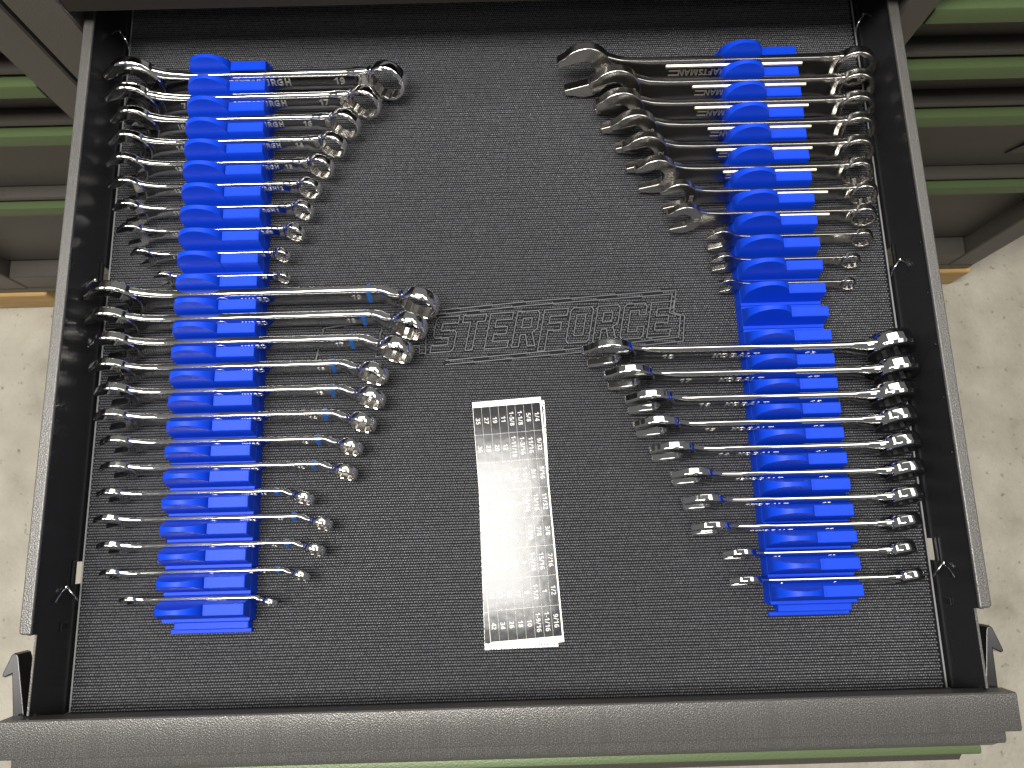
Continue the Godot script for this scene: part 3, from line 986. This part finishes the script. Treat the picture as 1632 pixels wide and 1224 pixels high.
func wrench(style: String, label: String, group: String, left: bool, slot: int, x0: float, x1: float, D: float, size_text: String) -> void:
	var s := D / 1.5
	var body: Material = {"A": M.chrome, "B": M.chrome, "C": M.satin, "D": M.nickel}[style]
	var w: float = s * {"A": 0.78, "B": 0.74, "C": 0.84, "D": 0.72}[style]
	if style == "D":
		s = D / 1.72
		w = s * 0.80
	w = maxf(w, 0.0058)
	var th := maxf(s * (0.34 if style == "B" or style == "D" else 0.29), 0.0028)
	var LEAN: float = LEANS[style]
	var z := slot_z(left, slot) + 0.0112 + w * (sin(LEAN) - 0.2425)
	var t := thing("combination_wrench" if style != "D" else "ratcheting_wrench", label, "wrench", Vector3((x0 + x1) / 2, 0.0006 + SLOT_Y + w / 2 * cos(LEAN), z - w / 2 * sin(LEAN)), group)
	t.rotation = Vector3(-LEAN, 0.002 * rng.randf_range(-1, 1), 0)
	var hl := (x1 - x0) / 2
	# open jaw
	var js: float = s * {"A": 1.0, "B": 0.92, "C": 1.0, "D": 0.92}[style]
	var ang := 15.0
	var ju: float = -hl + js * 1.02
	var jt: float = js * (0.40 if style == "D" else 0.47)
	var st := begin()
	var ca := cos(deg_to_rad(180 + ang))
	var sa := sin(deg_to_rad(180 + ang))
	var jx := Transform3D(Basis(Vector3(ca, sa, 0), Vector3(-sa, ca, 0), Vector3(0, 0, 1)), Vector3(ju, 0.0, 0))
	prism(st, jaw_poly(js), jx, -jt / 2, jt / 2, jt * (0.24 if style != "C" else 0.13), 4)
	obj("open_jaw", st, body, t)
	# ring or ratchet head
	var R := D / 2
	var beta: float = {"A": 0.26, "B": 0.26, "C": 0.20, "D": -0.12}[style]
	var off: float = s * {"A": 0.20, "B": 0.50, "C": 0.16, "D": -0.06}[style]
	var T: float = s * {"A": 0.50, "B": 0.52, "C": 0.47, "D": 0.56}[style]
	var ru := hl - R
	var rx := Transform3D(Basis(Vector3(cos(beta), 0, sin(beta)), Vector3(0, 1, 0), Vector3(-sin(beta), 0, cos(beta))), Vector3(ru, 0, off))
	var so := begin()
	var sb := begin()
	ring_mesh(R, s if style == "D" else D * 0.725, T, rx, so, sb, {"A": 1.0, "B": 0.6, "C": 2.0, "D": 0.0}[style])
	if style == "D":
		obj("ratchet_head", so, body, t)
		obj("ratchet_gear", sb, M.gear, t)
		var fp := begin()
		var pl := []
		for side in [1.0, -1.0]:
			var rows := []
			for lv in [[0.60 * s, T / 2 - 0.0002], [0.60 * s, T / 2 + 0.0005], [R * 0.93, T / 2 + 0.0005], [R * 0.95, T / 2 - 0.0006]]:
				var line := []
				for j in 48:
					var a := TAU * j / 48
					line.append(rx * Vector3(lv[0] * cos(a), lv[0] * sin(a) * side, lv[1] * side))
				rows.append(line)
			grid(fp, rows, true)
		obj("cover_plate", fp, M.gear, t)
	else:
		obj("ring_end", so, body, t)
		obj("ring_bore", sb, M.bore, t)
	# shank
	var ue: float = ru - R * 0.80 * cos(beta)
	var ne: float = off - R * 0.80 * sin(beta)
	var stn := []
	var c0: float = ju + js * 0.50
	stn.append([c0, 0.0, js * 1.62, jt * 0.84])
	stn.append([c0 + js * 0.42, 0.0, js * 1.30, jt * 0.80])
	stn.append([c0 + js * 1.0, 0.0, maxf(js * 0.98, w), lerpf(jt * 0.8, th, 0.55)])
	stn.append([c0 + js * 2.1, 0.0, w, th])
	var bend: float = {"A": 0.72, "B": 0.70, "C": 0.6, "D": 0.55}[style]
	stn.append([(c0 + js * 2.1 + ue - D * bend * 1.6) / 2, 0.0, w, th])
	stn.append([ue - D * bend, 0.0, w, th])
	if style == "D":
		stn.append([ue - D * 0.22, ne * 0.6, w * 1.12, th * 1.35])
		stn.append([ue, ne, R * 1.28, T * 0.95])
	else:
		stn.append([ue - D * bend * 0.48, ne * 0.45, w * 1.12, th * 1.35])
		stn.append([ue - D * bend * 0.16, ne * 0.90, maxf(R * 1.12, w * 1.15), T * 0.62])
		stn.append([ue, ne, R * 1.36, T * 0.80])
	st = begin()
	shank_mesh(st, stn, {"A": 4.5, "B": 4.0, "C": 7.0, "D": 2.5}[style])
	obj("shank", st, body, t)
	# stamped lettering, on the side turned to the viewer
	var face_z := th / 2 - 0.0001
	var rl := rail_x(left, z)
	if style == "A":
		stamp(t, "PITTSBURGH", w * 0.36, Vector3(rl + 0.024 - t.position.x, 0, face_z), false)
		stamp(t, size_text, w * 0.36, Vector3(ue - D * 0.85, 0, face_z), false)
		if slot < 10:
			stamp(t, size_text, w * 0.34, Vector3(rl - 0.0345 - t.position.x, 0, face_z), false)
	elif style == "B":
		if slot < 23:
			var pu := ue - D * 0.86
			var pm := begin()
			box(pm, Vector3(pu - 0.0014, -w * 0.46, -th / 2 - 0.0003), Vector3(pu + 0.0014, w * 0.42, th / 2 + 0.0003), 0.0002)
			obj("paint_mark", pm, M.paint, t)
			stamp(t, size_text, w * 0.34, Vector3(pu - 0.009, 0, face_z), false)
			stamp(t, "WARD", w * 0.34, Vector3(rl + 0.027 - t.position.x, 0, face_z), false)
			var tor := begin()
			var pts := []
			for k in 13:
				var a := TAU * k / 12
				pts.append(Vector3(rl + 0.004 - t.position.x + w * 0.30 * cos(a), w * 0.26 * sin(a), face_z))
			tube(tor, pts, 0.0003, 6)
			obj("emblem", tor, M.stamp, t)
		else:
			stamp(t, "PITTSBURGH", w * 0.40, Vector3(rl + 0.004 - t.position.x, 0, face_z), false)
	elif style == "C":
		if slot <= 8:
			var u0: float = c0 + js * 2.0 + 0.012
			var u1 := ue - D * 1.0
			var rm := begin()
			along_x(rm, [[face_z - 0.0003, w * 0.33], [face_z + 0.0011, w * 0.24], [face_z + 0.0011, w * 0.16], [face_z - 0.0003, w * 0.14]], u0, u1, 0.0003)
			obj("raised_ridge", rm, M.worn, t)
			stamp(t, "CRAFTSMAN", w * 0.30, Vector3(u0 + 0.0085 + w * 1.3, -w * 0.12, face_z), true)
			var eq := begin()
			for k in 2:
				var yy := -w * (0.02 + 0.22 * k)
				box(eq, Vector3(u0 + 0.003, yy - 0.0004, face_z - 0.0003), Vector3(u0 + 0.003 + w * 0.45, yy + 0.0004, face_z + 0.0003))
			obj("emblem", eq, M.stamp_dark, t)
			stamp(t, size_text, w * 0.28, Vector3(ju + js * 0.72, 0, jt / 2 - 0.0001), true, true)
	else:
		if slot < 22:
			stamp(t, "KOBALT", w * 0.40, Vector3(rl - 0.0385 + (slot - 14) * 0.0022 - t.position.x, -w * 0.02, face_z), false)
		stamp(t, size_text, w * 0.36, Vector3(ju + js * 2.3, 0, face_z), false)
		stamp(t, size_text, w * 0.36, Vector3(rl + 0.013 - t.position.x, -w * 0.02, face_z), false)

func stamp(t: Node3D, text: String, cap: float, at: Vector3, turned: bool, dark := false) -> void:
	var o := obj("lettering", lettering(text, cap, 0.0004), M.stamp_dark if dark or turned else M.stamp, t)
	o.position = at
	if turned:
		o.rotation.z = PI
	if dark:
		o.rotation.z = PI * 0.5

func wrenches() -> void:
	var A := [[-0.2870, -0.0651, 0.0292, "19"], [-0.2855, -0.0837, 0.0252, "17"], [-0.2812, -0.0993, 0.0230, "16"], [-0.2820, -0.1095, 0.0206, "14"], [-0.2827, -0.1186, 0.0194, "13"], [-0.2798, -0.1275, 0.0177, "12"], [-0.2762, -0.1325, 0.0162, "11"], [-0.2723, -0.1387, 0.0152, "10"], [-0.2622, -0.1489, 0.0121, "8"], [-0.2446, -0.1483, 0.0103, "6"]]
	for i in A.size():
		wrench("A", "chrome wrench stamped %s, %s from the back wall, left holder" % [A[i][3], ORD[i]], "chrome wrenches in the back part of the left holder", true, 1 + i, A[i][0], A[i][1], A[i][2], A[i][3])
	var B := [[-0.2870, -0.0416, 0.0285, "19"], [-0.2860, -0.0500, 0.0258, "18"], [-0.2822, -0.0597, 0.0248, "17"], [-0.2806, -0.0769, 0.0222, "16"], [-0.2760, -0.0790, 0.0212, "15"], [-0.2752, -0.0853, 0.0201, "14"], [-0.2700, -0.0943, 0.0176, "13"], [-0.2688, -0.0978, 0.0170, "12"], [-0.2703, -0.1263, 0.0146, "10"], [-0.2706, -0.1138, 0.0150, "11"], [-0.2675, -0.1183, 0.0144, "10"], [-0.2649, -0.1285, 0.0120, "8"], [-0.2510, -0.1490, 0.0100, "6"]]
	for i in B.size():
		var lb := "offset chrome wrench with blue paint mark, %s of that front set, left holder" % ORD[i]
		if i == 0:
			lb = "longest chrome wrench of the left holder, its ring beside the embossed wordmark"
		elif i == 8:
			lb = "short chrome wrench between two longer ones with blue marks in the left holder"
		elif i == 12:
			lb = "small slim chrome wrench nearest the drawer front in the left holder"
		wrench("B", lb, "deep offset wrenches in the front part of the left holder", true, 11 + i, B[i][0], B[i][1], B[i][2], B[i][3])
	var C := [[0.0480, 0.2852, 0.0290, "11/16"], [0.0709, 0.2830, 0.0272, "5/8"], [0.0748, 0.2806, 0.0258, "9/16"], [0.0850, 0.2793, 0.0250, "9/16"], [0.0924, 0.2765, 0.0240, "1/2"], [0.1008, 0.2743, 0.0220, "7/16"], [0.1181, 0.2757, 0.0192, "3/8"], [0.1220, 0.2729, 0.0180, "11"], [0.1493, 0.2689, 0.0148, "5/16"], [0.1514, 0.2582, 0.0130, "1/4"], [0.1555, 0.2534, 0.0104, "7/32"]]
	for i in C.size():
		var lc := "dull satin wrench, %s from the back wall, right holder" % ORD[i]
		if i == 0:
			lc = "largest dull satin wrench, at the back of the right holder, with worn raised lettering"
		elif i == 10:
			lc = "smallest dull satin wrench, just behind the empty slots of the right holder"
		wrench("C", lc, "satin wrenches in the back part of the right holder", false, 1 + i, C[i][0], C[i][1], C[i][2], C[i][3])
	var Dd := [[0.0562, 0.2851, 0.0330, "18"], [0.0701, 0.2861, 0.0312, "17"], [0.0833, 0.2808, 0.0305, "16"], [0.0883, 0.2806, 0.0290, "15"], [0.0980, 0.2806, 0.0280, "14"], [0.1109, 0.2808, 0.0262, "13"], [0.1172, 0.2784, 0.0255, "12"], [0.1227, 0.2743, 0.0232, "11"], [0.1421, 0.2693, 0.0200, "10"], [0.1451, 0.2721, 0.0190, "8"]]
	for i in Dd.size():
		var ld := "polished ratcheting wrench, %s in front of the empty slots, right holder" % ORD[i]
		if i == 0:
			ld = "largest polished ratcheting wrench, its jaw under the embossed wordmark"
		elif i == 9:
			ld = "small polished ratcheting wrench nearest the drawer front in the right holder"
		wrench("D", ld, "polished ratcheting wrenches in the right holder", false, 14 + i, Dd[i][0], Dd[i][1], Dd[i][2], Dd[i][3])

# =====================================================================  sheets of size stickers
func stickers() -> void:
	var cols := [
		["1/4", "9/32", "5/16", "11/32", "3/8", "7/16", "1/2", "9/16"],
		["5/8", "11/16", "3/4", "13/16", "7/8", "15/16", "1", "1-1/16"],
		["1-1/8", "1-3/16", "1-1/4", "1-5/16", "1-3/8", "1-7/16", "1-1/2", "1-9/16"],
		["1-5/8", "1-11/16", "1-3/4", "6", "7", "8", "9", "10"],
		["11", "12", "13", "14", "15", "16", "17", "18"],
		["19", "20", "21", "22", "23", "24", "25", "26"],
		["27", "28", "29", "30", "31", "32", "33", "34"],
		["35", "36", "37", "38", "39", "40", "41", "42"]]
	var sheets := [[Vector3(0.0066, 0.0004, -0.1166), 0.020, "lower sheet of black size stickers peeping out from under the other", false], [Vector3(0.0074, 0.0011, -0.1184), 0.0592, "upper sheet of black size stickers with white numbers, lying on the liner", true]]
	for sh in sheets:
		var t := thing("sticker_sheet", sh[2], "sticker sheet", sh[0], "sticker sheets lying on the liner")
		t.rotation.y = sh[1]
		var st := begin()
		box(st, Vector3(-0.0240, 0, -0.0830), Vector3(0.0248, 0.0003, 0.0830))
		obj("backing_paper", st, M.paper, t)
		var cw := 0.0476 / 8
		var rh := 0.1580 / 8
		var sm := begin()
		box(sm, Vector3(-cw / 2 + 0.00009, 0, -rh / 2 + 0.00009), Vector3(cw / 2 - 0.00009, 0.0002, rh / 2 - 0.00009))
		var smesh := sm.commit()
		for c in 8:
			for r in 8:
				var o := obj("size_sticker", smesh, M.film, t)
				o.position = Vector3(0.0238 - cw * (c + 0.5), 0.00035, -0.079 + rh * (r + 0.5))
				if sh[3]:
					var l := obj("lettering", lettering(cols[c][r], 0.0031, 0.00006), M.ink, o)
					l.transform = Transform3D(Basis(Vector3(0, 0, 1), Vector3(1, 0, 0), Vector3(0, 1, 0)), Vector3(0, 0.00024, 0))
